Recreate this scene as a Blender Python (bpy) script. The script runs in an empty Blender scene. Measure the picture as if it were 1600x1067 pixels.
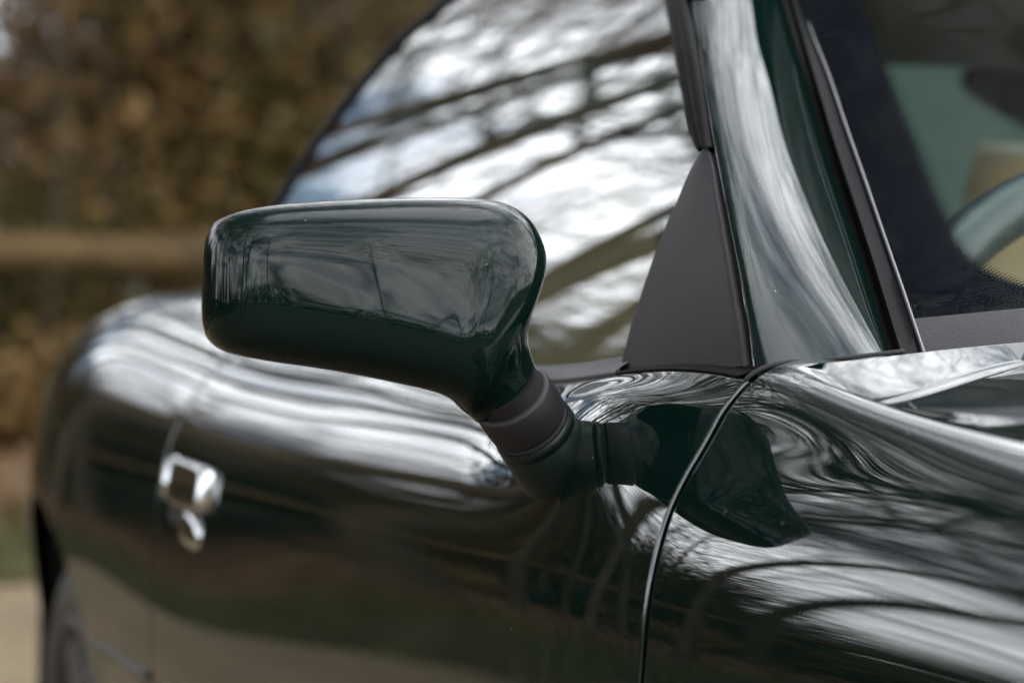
import bpy, bmesh, math, random
import numpy as np
R = math.radians
sc = bpy.context.scene

# ------------------------------------------------------------------ camera
F0 = 3778.0; YAW = R(20.0); PITCH = math.atan(153 / F0)
CAM = np.array([-1.479, -1.634, 1.08])
cam_d = bpy.data.cameras.new('camera'); cam = bpy.data.objects.new('camera', cam_d)
sc.collection.objects.link(cam); sc.camera = cam
cam.location = CAM; cam.rotation_euler = (R(90) - PITCH, 0, -YAW)
cam_d.sensor_width = 36.0; cam_d.lens = F0 * 36 / 1600
cam_d.clip_start = 0.05; cam_d.clip_end = 1500
cam_d.dof.use_dof = True; cam_d.dof.focus_distance = 1.80; cam_d.dof.aperture_fstop = 3.5
cam_d.dof.aperture_blades = 9

# ------------------------------------------------------------------ sky
SUN_EL, SUN_AZ = R(30), R(108)          # azimuth from +Y towards +X
w = bpy.data.worlds.new('World'); sc.world = w; w.use_nodes = True
nt = w.node_tree; nt.nodes.clear()
def N(t, ty, **kw):
    n = t.nodes.new(ty)
    for k, v in kw.items():
        if k == 'ins':
            for a, b in v.items(): n.inputs[a].default_value = b
        else: setattr(n, k, v)
    return n
def LK(t, a, ao, b, bi): t.links.new(a.outputs[ao], b.inputs[bi])
sky = N(nt, 'ShaderNodeTexSky', sky_type='NISHITA', sun_disc=False, sun_elevation=SUN_EL, sun_rotation=SUN_AZ,
        air_density=1.0, dust_density=1.5)
tc = N(nt, 'ShaderNodeTexCoord'); sx = N(nt, 'ShaderNodeSeparateXYZ'); LK(nt, tc, 'Generated', sx, 0)
zc = N(nt, 'ShaderNodeMath', operation='MAXIMUM', ins={1: 0.0}); LK(nt, sx, 'Z', zc, 0)
zp = N(nt, 'ShaderNodeMath', operation='ADD', ins={1: 0.22}); LK(nt, zc, 0, zp, 0)
dx = N(nt, 'ShaderNodeMath', operation='DIVIDE'); LK(nt, sx, 'X', dx, 0); LK(nt, zp, 0, dx, 1)
dy = N(nt, 'ShaderNodeMath', operation='DIVIDE'); LK(nt, sx, 'Y', dy, 0); LK(nt, zp, 0, dy, 1)
cv = N(nt, 'ShaderNodeCombineXYZ', ins={2: 3.7}); LK(nt, dx, 0, cv, 0); LK(nt, dy, 0, cv, 1)
n1 = N(nt, 'ShaderNodeTexNoise', ins={'Scale': 1.15, 'Detail': 7.0, 'Roughness': 0.55, 'Distortion': 0.35}); LK(nt, cv, 0, n1, 'Vector')
n2 = N(nt, 'ShaderNodeTexNoise', ins={'Scale': 2.3, 'Detail': 6.0, 'Roughness': 0.6}); LK(nt, cv, 0, n2, 'Vector')
cov = N(nt, 'ShaderNodeMapRange', ins={1: 0.34, 2: 0.46}); LK(nt, n1, 0, cov, 0)
br = N(nt, 'ShaderNodeValToRGB'); LK(nt, n2, 0, br, 0)
e = br.color_ramp.elements; e[0].position = 0.34; e[0].color = (0.26, 0.275, 0.31, 1); e[1].position = 0.58; e[1].color = (.94, .97, 1, 1)
cb = N(nt, 'ShaderNodeVectorMath', operation='SCALE', ins={'Scale': 40.0}); LK(nt, br, 0, cb, 0)
mx = N(nt, 'ShaderNodeMix', data_type='RGBA'); LK(nt, cov, 0, mx, 'Factor')
sk2 = N(nt, 'ShaderNodeVectorMath', operation='SCALE', ins={'Scale': 1.6}); LK(nt, sky, 0, sk2, 0)
LK(nt, sk2, 0, mx, 6); LK(nt, cb, 0, mx, 7)
bg = N(nt, 'ShaderNodeBackground', ins={'Strength': 0.12}); LK(nt, mx, 2, bg, 0)
wo = N(nt, 'ShaderNodeOutputWorld'); LK(nt, bg, 0, wo, 0)

sd = bpy.data.lights.new('sun', 'SUN'); sun = bpy.data.objects.new('sun', sd); sc.collection.objects.link(sun)
sd.energy = 0.6; sd.angle = R(45); sd.color = (1, .95, .88)
sun.rotation_euler = (R(90) - SUN_EL, 0, R(180) - SUN_AZ); sun.location = (12, -4, 12)

sc.view_settings.view_transform = 'Standard'; sc.view_settings.look = 'None'
sc.view_settings.exposure = 0.8; sc.view_settings.gamma = 1.0; sc.view_settings.use_curve_mapping = False
sc.cycles.use_denoising = True
sc.cycles.max_bounces = 10; sc.cycles.transparent_max_bounces = 16; sc.cycles.glossy_bounces = 6
sc.cycles.sample_clamp_indirect = 6.0

# ------------------------------------------------------------------ camera maths (pixel -> direction)
_f = np.array([math.sin(YAW) * math.cos(PITCH), math.cos(YAW) * math.cos(PITCH), -math.sin(PITCH)])
_r = np.array([math.cos(YAW), -math.sin(YAW), 0.0]); _u = np.cross(_r, _f)
def ray(px, py): return _f + _r * ((px - 800) / F0) + _u * ((533.5 - py) / F0)
def atd(px, py, D): return CAM + ray(px, py) * D
def atx(px, py, X):
    d = ray(px, py); return CAM + d * ((X - CAM[0]) / d[0])
def proj(P):
    v = np.asarray(P) - CAM; D = v @ _f
    return np.stack([800 + F0 * (v @ _r) / D, 533.5 - F0 * (v @ _u) / D], -1)

# ------------------------------------------------------------------ helpers
def nspl(xk):
    """natural cubic spline: returns basis(x) -> matrix len(x) x len(xk)"""
    xk = np.asarray(xk, float); n = len(xk); h = np.diff(xk)
    A = np.zeros((n, n)); B = np.zeros((n, n)); A[0, 0] = A[-1, -1] = 1
    for i in range(1, n - 1):
        A[i, i - 1] = h[i - 1]; A[i, i] = 2 * (h[i - 1] + h[i]); A[i, i + 1] = h[i]
        B[i, i - 1] += 6 / h[i - 1]; B[i, i] -= 6 / h[i - 1] + 6 / h[i]; B[i, i + 1] += 6 / h[i]
    M = np.linalg.solve(A, B); I = np.eye(n)
    def basis(x):
        x = np.atleast_1d(np.asarray(x, float)); i = np.clip(np.searchsorted(xk, x) - 1, 0, n - 2)
        xc = np.clip(x, xk[0], xk[-1]); a = ((xk[i + 1] - xc) / h[i])[:, None]; b = ((xc - xk[i]) / h[i])[:, None]; hh = (h[i] ** 2)[:, None]
        return a * I[i] + b * I[i + 1] + ((a ** 3 - a) * M[i] + (b ** 3 - b) * M[i + 1]) * hh / 6
    return basis
def curve(pts, n=None, t=None):
    """smooth curve through points, chord-length parameter 0..1"""
    P = np.asarray(pts, float); d = np.r_[0, np.cumsum(np.linalg.norm(np.diff(P, axis=0), axis=1))]; d /= d[-1]
    b = nspl(d)
    if t is None: t = np.linspace(0, 1, n)
    return b(t) @ P
def nrm(v): return v / np.maximum(np.linalg.norm(v, axis=-1, keepdims=True), 1e-12)
COL = sc.collection
def link(o, parent=None):
    COL.objects.link(o)
    if parent is not None: o.parent = parent
    return o
def mesh(name, V, Fc, mat, parent=None, smooth=True, normals=None, uv=None):
    me = bpy.data.meshes.new(name)
    me.from_pydata(np.asarray(V, float).reshape(-1, 3).tolist(), [], [list(map(int, f)) for f in Fc]); me.update()
    if smooth: me.polygons.foreach_set('use_smooth', [True] * len(me.polygons))
    if uv is not None:
        l = me.uv_layers.new(name='uv'); vi = np.empty(len(me.loops), int); me.loops.foreach_get('vertex_index', vi)
        l.data.foreach_set('uv', np.asarray(uv, float).reshape(-1, 2)[vi].ravel())
    if normals is not None: me.normals_split_custom_set_from_vertices(np.asarray(normals).reshape(-1, 3).tolist())
    if mat is not None: me.materials.append(mat)
    return link(bpy.data.objects.new(name, me), parent)
def gridf(n, m, flip=False, cu=False, cv=False):
    i, j = np.meshgrid(np.arange(n if cu else n - 1), np.arange(m if cv else m - 1), indexing='ij')
    i2 = (i + 1) % n; j2 = (j + 1) % m
    f = np.stack([i * m + j, i2 * m + j, i2 * m + j2, i * m + j2], -1).reshape(-1, 4)
    return f[:, ::-1] if flip else f
def lip(P, Nn, side, r=.0025, deep=.014):
    """roll the grid's edge inwards: a rounded panel edge"""
    Q, M = (P, Nn) if side[0] == 'i' else (P.transpose(1, 0, 2), Nn.transpose(1, 0, 2))
    if side[1] == '1': Q, M = Q[::-1], M[::-1]
    T = Q[0] - Q[1]; T = nrm(T - (T * M[0]).sum(-1, keepdims=True) * M[0])
    rows, nr = [], []
    for a in (22, 45, 68, 90):
        s, c = math.sin(R(a)), math.cos(R(a)); rows.append(Q[0] + T * r * s - M[0] * r * (1 - c)); nr.append(c * M[0] + s * T)
    rows.append(rows[-1] - M[0] * deep); nr.append(T)
    Q = np.concatenate([np.array(rows[::-1]), Q]); M = np.concatenate([np.array(nr[::-1]), M])
    if side[1] == '1': Q, M = Q[::-1], M[::-1]
    return (Q, M) if side[0] == 'i' else (Q.transpose(1, 0, 2), M.transpose(1, 0, 2))
def gridnormals(P):
    du = np.gradient(P, axis=0); dv = np.gradient(P, axis=1); return nrm(np.cross(du, dv))
def patch(name, P, mat, parent=None, lips='', Nn=None, out=None, both=False, uv=None, r=.0025, deep=.014):
    """grid patch with analytic normals, optional rolled edges; out = a direction it must face. both: also its mirror image"""
    P = np.asarray(P, float)
    if Nn is None: Nn = gridnormals(P)
    gn = gridnormals(P)
    if out is not None:
        c = (P.shape[0] // 2, P.shape[1] // 2)
        if Nn[c] @ np.asarray(out, float) < 0: Nn = -Nn
    flip = (gn[P.shape[0] // 2, P.shape[1] // 2] @ Nn[P.shape[0] // 2, P.shape[1] // 2]) < 0
    for s in lips.split(): P, Nn = lip(P, Nn, s, r, deep)
    n, m = P.shape[:2]
    o = mesh(name, P, gridf(n, m, flip), mat, parent, normals=Nn, uv=uv)
    if both:
        P2 = P * [-1, 1, 1]; N2 = Nn * [-1, 1, 1]
        mesh(name, P2, gridf(n, m, not flip), mat, parent if both is True else both, normals=N2, uv=uv)
    return o
def tube(path, rad, sides=10, cap=True):
    P = np.asarray(path, float); n = len(P); rad = np.broadcast_to(np.asarray(rad, float), (n,))
    T = nrm(np.gradient(P, axis=0)); ref = np.array([0, 0, 1.0]) if abs(T[0][2]) < .9 else np.array([1.0, 0, 0])
    A = nrm(np.cross(T, ref)); B = np.cross(T, A); th = np.linspace(0, 2 * np.pi, sides, endpoint=False)
    V = (P[:, None] + rad[:, None, None] * (np.cos(th)[None, :, None] * A[:, None] + np.sin(th)[None, :, None] * B[:, None])).reshape(-1, 3)
    f = [list(x) for x in gridf(n, sides, cv=True)]
    if cap: f += [list(range(sides)), list(range((n - 1) * sides, n * sides))[::-1]]
    return V, f
def join(parts):
    V, Fc, o = [], [], 0
    for v, f in parts:
        v = np.asarray(v).reshape(-1, 3); V.append(v); Fc += [[a + o for a in x] for x in f]; o += len(v)
    return np.concatenate(V), Fc
def revolve(c, axis, prof, sides=48):
    """prof: (distance along axis, radius)"""
    ax = nrm(np.asarray(axis, float)); ref = np.array([0, 0, 1.0]) if abs(ax[2]) < .9 else np.array([1.0, 0, 0])
    A = nrm(np.cross(ax, ref)); B = np.cross(ax, A); th = np.linspace(0, 2 * np.pi, sides, endpoint=False)
    ring = np.cos(th)[:, None] * A + np.sin(th)[:, None] * B
    V = np.array([np.asarray(c) + ax * d + ring * q for d, q in prof])
    return V.reshape(-1, 3), [list(x) for x in gridf(len(prof), sides, cv=True)]
def fixn(o):
    bm = bmesh.new(); bm.from_mesh(o.data); bmesh.ops.recalc_face_normals(bm, faces=bm.faces); bm.to_mesh(o.data); bm.free(); return o
def sharp(o, deg=35):
    o.data.set_sharp_from_angle(angle=R(deg)); return o
def bevel(o, wd, seg=3):
    m = o.modifiers.new('bevel', 'BEVEL'); m.width = wd; m.segments = seg; m.limit_method = 'ANGLE'; return o
def box(x0, x1, y0, y1, z0, z1):
    V = [(x, y, z) for x in (x0, x1) for y in (y0, y1) for z in (z0, z1)]
    return np.array(V, float), [[0, 1, 3, 2], [4, 6, 7, 5], [0, 4, 5, 1], [2, 3, 7, 6], [0, 2, 6, 4], [1, 5, 7, 3]]
def empty(name, loc=(0, 0, 0)):
    o = bpy.data.objects.new(name, None); o.location = loc; o.empty_display_size = .2; COL.objects.link(o); return o
def tag(o, label=None, cat=None, group=None, kind=None):
    for k, v in (('label', label), ('category', cat), ('group', group), ('kind', kind)):
        if v: o[k] = v
    return o

# ------------------------------------------------------------------ materials
def mat(name, col=(.5, .5, .5), rough=.5, metal=0., coat=0., coat_r=.02, coat_ior=1.5, spec=.5, bump=None, var=None, emis=None):
    m = bpy.data.materials.new(name); m.use_nodes = True; t = m.node_tree; b = t.nodes['Principled BSDF']
    b.inputs['Base Color'].default_value = (*col, 1); b.inputs['Roughness'].default_value = rough; b.inputs['Metallic'].default_value = metal
    b.inputs['Coat Weight'].default_value = coat; b.inputs['Coat Roughness'].default_value = coat_r; b.inputs['Coat IOR'].default_value = coat_ior
    b.inputs['Specular IOR Level'].default_value = spec
    if var:      # (scale, colour a, colour b[, detail])
        g = N(t, 'ShaderNodeTexCoord'); n = N(t, 'ShaderNodeTexNoise', ins={'Scale': var[0], 'Detail': 5.0, 'Roughness': .6}); LK(t, g, 'Object', n, 'Vector')
        r = N(t, 'ShaderNodeValToRGB'); r.color_ramp.elements[0].position = .35; r.color_ramp.elements[1].position = .65
        r.color_ramp.elements[0].color = (*var[1], 1); r.color_ramp.elements[1].color = (*var[2], 1); LK(t, n, 0, r, 0); LK(t, r, 0, b, 'Base Color')
    if bump:     # (scale, strength, distance)
        g = N(t, 'ShaderNodeTexCoord'); n = N(t, 'ShaderNodeTexNoise', ins={'Scale': bump[0], 'Detail': 3.0}); LK(t, g, 'Object', n, 'Vector')
        q = N(t, 'ShaderNodeBump', ins={'Strength': bump[1], 'Distance': bump[2]}); LK(t, n, 0, q, 'Height'); LK(t, q, 0, b, 'Normal')
    return m
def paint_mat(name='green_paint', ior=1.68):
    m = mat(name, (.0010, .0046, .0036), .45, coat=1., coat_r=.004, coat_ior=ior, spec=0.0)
    t = m.node_tree; b = t.nodes['Principled BSDF']; g = N(t, 'ShaderNodeTexCoord')
    # slight orange peel in the lacquer and a few dust specks
    n = N(t, 'ShaderNodeTexNoise', ins={'Scale': 420.0, 'Detail': 1.0}); LK(t, g, 'Object', n, 'Vector')
    q = N(t, 'ShaderNodeBump', ins={'Strength': .02, 'Distance': .0002}); LK(t, n, 0, q, 'Height'); LK(t, q, 0, b, 'Coat Normal')
    v = N(t, 'ShaderNodeTexVoronoi', ins={'Scale': 95.0}); LK(t, g, 'Object', v, 'Vector')
    lt = N(t, 'ShaderNodeMath', operation='LESS_THAN', ins={1: .042}); LK(t, v, 'Distance', lt, 0)
    sxx = N(t, 'ShaderNodeSeparateColor'); LK(t, v, 'Color', sxx, 0)
    gt = N(t, 'ShaderNodeMath', operation='GREATER_THAN', ins={1: .82}); LK(t, sxx, 0, gt, 0)
    mu = N(t, 'ShaderNodeMath', operation='MULTIPLY'); LK(t, lt, 0, mu, 0); LK(t, gt, 0, mu, 1)
    mc = N(t, 'ShaderNodeMix', data_type='RGBA', ins={6: (.0010, .0046, .0036, 1), 7: (.35, .33, .3, 1)}); LK(t, mu, 0, mc, 'Factor'); LK(t, mc, 2, b, 'Base Color')
    return m
def glass_mat(name, tint, ior=1.55, rough=0.0, gain=2.0):
    m = bpy.data.materials.new(name); m.use_nodes = True; t = m.node_tree; t.nodes.clear()
    o = N(t, 'ShaderNodeOutputMaterial'); tr = N(t, 'ShaderNodeBsdfTransparent'); tr.inputs[0].default_value = (*tint, 1)
    gl = N(t, 'ShaderNodeBsdfGlossy'); gl.inputs['Roughness'].default_value = rough
    fr = N(t, 'ShaderNodeFresnel'); fr.inputs[0].default_value = ior
    # two faces of the pane: R2 = 2R/(1+R)
    a = N(t, 'ShaderNodeMath', operation='ADD', ins={1: 1.0}); LK(t, fr, 0, a, 0)
    d = N(t, 'ShaderNodeMath', operation='DIVIDE'); LK(t, fr, 0, d, 0); LK(t, a, 0, d, 1)
    dd = N(t, 'ShaderNodeMath', operation='MULTIPLY', ins={1: gain}, use_clamp=True); LK(t, d, 0, dd, 0)
    mxs = N(t, 'ShaderNodeMixShader'); LK(t, dd, 0, mxs, 0); LK(t, tr, 0, mxs, 1); LK(t, gl, 0, mxs, 2); LK(t, mxs, 0, o, 0)
    return m
M = {}
M['paint'] = paint_mat(); M['foot_paint'] = mat('satin_green', (.0012, .0052, .0042), .35, spec=.25); M['dim_reflection_paint'] = paint_mat('green_paint_dim_reflection', 1.26)  # last: same body green, coat reflection cut to darken mirror housing and pillar
M['glass'] = glass_mat('side_glass', (.26, .31, .29)); M['rear_glass'] = glass_mat('rear_glass', (.60, .70, .65)); M['screen'] = glass_mat('screen_glass', (.88, .95, .91), 1.3, gain=.12)
M['rubber'] = mat('black_rubber', (.0028, .0025, .0030), .55, spec=.05, bump=(900, .12, .0003))
M['seal_grey'] = mat('grey_rubber', (.045, .042, .045), .45, spec=.4)
M['carpet'] = mat('grey_green_trim', (.10, .14, .12), .9)
M['bead'] = mat('bright_bead', (.05, .048, .05), .25, spec=.6)
M['gap'] = mat('gap_black', (.003, .003, .003), .9)
M['plastic'] = mat('grained_black_plastic', (.010, .009, .0102), .5, spec=.18, bump=(800, .8, .0006), var=(14, (.0085, .0076, .0088), (.0125, .0113, .0125)))
M['collar'] = mat('matt_black_collar', (.008, .007, .0078), .5, spec=.25, bump=(1200, .2, .0003))
M['chrome'] = mat('chrome', (.48, .49, .51), .08, metal=1.)
M['tyre'] = mat('dusty_tyre', (.03, .027, .024), .8, var=(9, (.022, .02, .018), (.045, .038, .031)))
M['alloy'] = mat('alloy', (.05, .045, .04), .5, metal=.5)
M['tan'] = mat('tan_leather', (.46, .34, .20), .6, bump=(500, .2, .0005))
M['teal'] = mat('dark_blue_leather', (.005, .0125, .0155), .42, spec=.3, bump=(600, .2, .0004))
M['head'] = mat('grey_headlining', (.16, .165, .165), .9)
M['black'] = mat('interior_black', (.01, .01, .01), .8)
M['mirrorglass'] = mat('mirror_glass', (.9, .9, .9), .02, metal=1.)
M['frit'] = mat('printed_black_band', (.004, .004, .0058), .5, spec=.0)

# ------------------------------------------------------------------ ground
def noise_ground(name, cols, scales, bump, rough=.95):
    m = mat(name, cols[0], rough, spec=.2); t = m.node_tree; b = t.nodes['Principled BSDF']; g = N(t, 'ShaderNodeTexCoord')
    n = N(t, 'ShaderNodeTexNoise', ins={'Scale': scales[0], 'Detail': 8.0, 'Roughness': .65}); LK(t, g, 'Object', n, 'Vector')
    r = N(t, 'ShaderNodeValToRGB'); el = r.color_ramp.elements
    el[0].position = .3; el[0].color = (*cols[0], 1); el[1].position = .7; el[1].color = (*cols[-1], 1)
    for k, c in enumerate(cols[1:-1]):
        x = el.new(.3 + .4 * (k + 1) / (len(cols) - 1)); x.color = (*c, 1)
    LK(t, n, 0, r, 0)
    v = N(t, 'ShaderNodeTexVoronoi', ins={'Scale': scales[1]}); LK(t, g, 'Object', v, 'Vector')
    hs = N(t, 'ShaderNodeHueSaturation'); mr = N(t, 'ShaderNodeMapRange', ins={3: .6, 4: 1.4}); sp = N(t, 'ShaderNodeSeparateColor')
    LK(t, v, 'Color', sp, 0); LK(t, sp, 0, mr, 0); LK(t, mr, 0, hs, 'Value'); LK(t, r, 0, hs, 'Color'); LK(t, hs, 0, b, 'Base Color')
    q = N(t, 'ShaderNodeBump', ins={'Strength': bump[0], 'Distance': bump[1]}); LK(t, v, 'Distance', q, 'Height'); LK(t, q, 0, b, 'Normal')
    return m
M['field'] = noise_ground('rough_grass', [(.035, .045, .012), (.06, .07, .018), (.085, .075, .03)], (.6, 9), (.4, .03))
M['gravel'] = noise_ground('tan_gravel', [(.100, .073, .043), (.132, .099, .060), (.168, .130, .081)], (1.1, 55), (.6, .012))
M['litter'] = noise_ground('leaf_litter', [(.055, .032, .012), (.092, .054, .020), (.135, .085, .035)], (2.2, 22), (.7, .02))
M['verge'] = noise_ground('mossy_verge', [(.0260, .0234, .0065), (.0358, .0325, .0084), (.0553, .0390, .0163)], (2.5, 40), (.5, .02))
V, Fc = box(-600, 600, -600, 600, -.5, -.012); g = mesh('ground', V, Fc, M['field'], smooth=False); tag(g, kind='structure')
def ell(off, phi):          # edge of the gravel sweep and lines parallel to it
    return np.stack([(13 + off) * np.cos(phi), -6 + (12.1 + off) * np.sin(phi)], -1)
PH0, PH1 = R(-28), R(208)
def band(name, o0, o1, z, m, n=120, k=3):
    ph = np.linspace(PH0, PH1, n); rows = np.stack([np.c_[ell(o, ph), np.full(n, z)] for o in np.linspace(o0, o1, k)])
    rows[..., 2] += .02 * np.sin(rows[..., 0] * 1.7) * np.sin(rows[..., 1] * 1.3) if z > .02 else 0
    o = patch(name, rows, m, out=(0, 0, 1)); tag(o, kind='structure'); return o
ph = np.linspace(PH0, PH1, 120); rim = ell(0, ph); ctr = np.array([0, -12.0])
P = np.stack([np.c_[ctr + (rim - ctr) * q, np.full(120, 0.0)] for q in (0.0, .02, .3, .6, .85, 1.0)])
tag(patch('gravel_drive', P, M['gravel'], out=(0, 0, 1)), kind='structure')
band('grass_verge', -.02, 1.25, .01, M['verge']); band('leaf_litter', 1.23, 24, .006, M['litter'], k=8)

rng = np.random.default_rng(4)
def leaf_cards(C, size, rng, aspect=.6, flat=0.0):
    """one small bent leaf (two triangles) at each centre"""
    n = len(C); a = nrm(rng.normal(size=(n, 3))); a[:, 2] *= (1 - flat); a = nrm(a); b = nrm(np.cross(a, rng.normal(size=(n, 3))))
    s = size * rng.uniform(.6, 1.4, (n, 1)); nn = np.cross(a, b) * s * .18
    V = np.stack([C - a * s, C + b * s * aspect + nn, C + a * s, C - b * s * aspect + nn], 1).reshape(-1, 3)
    i = np.arange(n)[:, None] * 4; return V, np.concatenate([i + [0, 1, 2], i + [0, 2, 3]], 0)
def fastmesh(name, V, Fa, mats, midx=None):
    me = bpy.data.meshes.new(name); V = np.asarray(V, np.float32); Fa = np.asarray(Fa, np.int32); k = Fa.shape[1]
    me.vertices.add(len(V)); me.vertices.foreach_set('co', V.ravel()); me.loops.add(Fa.size); me.loops.foreach_set('vertex_index', Fa.ravel())
    me.polygons.add(len(Fa)); me.polygons.foreach_set('loop_start', np.arange(0, Fa.size, k, dtype=np.int32)); me.polygons.foreach_set('loop_total', np.full(len(Fa), k, np.int32))
    for m in mats: me.materials.append(m)
    me.update(calc_edges=True); return me
def leafmat(name, a, b, c, rough=.6, trans=.25):
    m = mat(name, a, rough, spec=.3); t = m.node_tree; bs = t.nodes['Principled BSDF']; g = N(t, 'ShaderNodeTexCoord')
    n = N(t, 'ShaderNodeTexNoise', ins={'Scale': 1.3, 'Detail': 6.0, 'Roughness': .7}); oi = N(t, 'ShaderNodeObjectInfo')
    ad = N(t, 'ShaderNodeVectorMath', operation='ADD'); LK(t, g, 'Object', ad, 0)
    scl = N(t, 'ShaderNodeVectorMath', operation='SCALE', ins={'Scale': 40.0}); cx = N(t, 'ShaderNodeCombineXYZ'); LK(t, oi, 'Random', cx, 0); LK(t, cx, 0, scl, 0); LK(t, scl, 0, ad, 1)
    LK(t, ad, 0, n, 'Vector'); r = N(t, 'ShaderNodeValToRGB'); el = r.color_ramp.elements; el[0].position = .32; el[0].color = (*a, 1); el[1].position = .68; el[1].color = (*c, 1)
    x = el.new(.5); x.color = (*b, 1); LK(t, n, 0, r, 0)
    hs = N(t, 'ShaderNodeHueSaturation'); mr = N(t, 'ShaderNodeMapRange', ins={3: .65, 4: 1.35}); LK(t, oi, 'Random', mr, 0); LK(t, mr, 0, hs, 'Value'); LK(t, r, 0, hs, 'Color'); LK(t, hs, 0, bs, 'Base Color')
    return m
M['brownleaf'] = leafmat('withered_leaves', (.052, .031, .010), (.108, .063, .019), (.18, .105, .03))
M['oliveleaf'] = leafmat('olive_leaves', (.03, .028, .007), (.055, .045, .011), (.085, .06, .016))
M['ivyleaf'] = leafmat('evergreen_leaves', (.0132, .0156, .0060), (.0228, .0240, .0084), (.0360, .0312, .0108), .45)
M['bark'] = mat('grey_brown_bark', (.05, .036, .022), .9, spec=.2, var=(3.0, (.035, .025, .015), (.075, .055, .035)), bump=(18, .6, .02))
M['twig'] = mat('twig_bark', (.05, .038, .028), .9)
M['timber'] = mat('weathered_timber', (.09, .06, .026), .9, spec=.2, var=(2.5, (.045, .03, .014), (.115, .073, .03)), bump=(14, .5, .01))

# ---- trees
def grow(seed, H, lean=(0, 0), forks=9, spread=.75):
    rg = np.random.default_rng(seed); parts_t, parts_c = [], []
    def limb(p, d, L, r0, r1, nseg, wob, up):
        pts = [p]; d = nrm(d)
        for _ in range(nseg):
            d = nrm(d + rg.normal(size=3) * wob + np.array([0, 0, up])); p = p + d * (L / nseg); pts.append(p)
        return np.array(pts), np.linspace(r0, r1, nseg + 1)
    def rec(pts, rad, lvl):
        nch = [forks + 3, 7, 5, 3][lvl]
        for c in range(nch):
            q = rg.uniform(.28 if lvl else .32, 1.0); x = q * (len(pts) - 1); i = min(int(x), len(pts) - 2); f = x - i
            p = pts[i] * (1 - f) + pts[i + 1] * f; r = rad[i] * (1 - f) + rad[i + 1] * f; ax = nrm(pts[i + 1] - pts[i])
            side = nrm(np.cross(ax, rg.normal(size=3))); d = ax * rg.uniform(.35, .8) + side * spread
            L = np.linalg.norm(np.diff(pts, axis=0), axis=1).sum() * rg.uniform(.38, .68) * (1.15 - .4 * q)
            ns = [7, 5, 4, 3][lvl]; cp, cr = limb(p, d, L, [max(r * rg.uniform(.42, .65), .03), rg.uniform(.018, .030), rg.uniform(.011, .016), .007][lvl], [.010, .007, .005, .004][lvl], ns, [.16, .2, .22, .25][lvl], .05)
            v, fa = tube(cp, np.maximum(cr, .004), [6, 4, 3, 3][lvl], cap=False); parts_c.append((v, fa))
            if lvl < 3: rec(cp, cr, lvl + 1)
    tp, tr = limb(np.array([0, 0, -.1]), np.array([lean[0], lean[1], 1.0]), H, H * .0075, H * .002, 10, .06, .06); tr[0] *= 1.3
    v, fa = tube(tp, tr, 9, cap=False); rec(tp, tr, 0)
    V, Fc = join(parts_c); tm = fastmesh('trunk', v, fa, [M['bark']]); cm = fastmesh('crown', V, Fc, [M['twig']])
    for me in (tm,): me.polygons.foreach_set('use_smooth', [True] * len(me.polygons))
    return tm, cm
TREES = [grow(11, 13), grow(12, 15, (.1, .05), 10), grow(13, 11, (-.1, 0), 8, .9), grow(14, 16, (.05, -.1), 9), grow(15, 9, (.12, .1), 9, .95)]
def tree(k, x, y, rz, s, label, group):
    o = empty('bare_tree', (x, y, 0)); o.rotation_euler.z = rz; o.scale = (s, s, s)
    link(bpy.data.objects.new('trunk', TREES[k][0]), o); link(bpy.data.objects.new('crown', TREES[k][1]), o)
    tag(o, label, 'tree', group); return o
rr = random.Random(7)
def at_ell(off, deg): p = ell(off, np.array([R(deg)]))[0]; return p[0], p[1]
i = 0
for deg in np.linspace(22, 196, 24):
    for off in (11.5, 17.5):
        if deg > 126 and off < 15: continue
        x, y = at_ell(off + rr.uniform(-2, 2), deg + rr.uniform(-2.5, 2.5))
        tree(rr.randrange(4), x, y, rr.uniform(0, 6.28), rr.uniform(.75, 1.15) * (.75 if deg > 126 else 1), 'tall leafless tree in the brown wood beyond the timber rail', 'leafless wood trees')
for deg, off, k, s in ((101, 5.0, 1, .95), (112, 6.0, 0, 1.05), (124, 5.4, 3, 1.0), (137, 5.6, 1, 1.0), (152, 5.2, 0, 1.05), (172, 5.6, 3, 1.0), (97.5, 1.8, 0, .95), (105, 2.6, 3, .85), (111, 1.6, 1, .95), (119, 2.6, 2, 1.15), (129, 2.0, 3, .95), (143, 2.4, 0, 1.05), (163, .9, 1, 1.05), (171, 1.4, 0, 1.1), (179, .8, 3, 1.0), (187, 1.5, 1, 1.05), (92.5, 2.6, 2, 1.2), (95, 4.0, 0, 1.0), (100, 1.2, 3, 1.0), (103.5, 4.2, 1, 1.0), (108, 3.8, 3, 1.0), (116, 4.4, 1, 1.1)):
    x, y = at_ell(off, deg)
    tree(k, x, y, rr.uniform(0, 6.28), s, 'leafless tree on the leafy strip between the drive and the timber rail', 'leafless trees beside the drive')
for j in range(26):
    a = -150 + j * 120 / 25 + rr.uniform(-2, 2); d = rr.uniform(75, 110)
    tree(rr.choice((0, 2, 4)), d * math.cos(R(a)), d * math.sin(R(a)), rr.uniform(0, 6.28), rr.uniform(.6, .95), 'distant leafless tree on the far side of the open field', 'far field trees')

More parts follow.
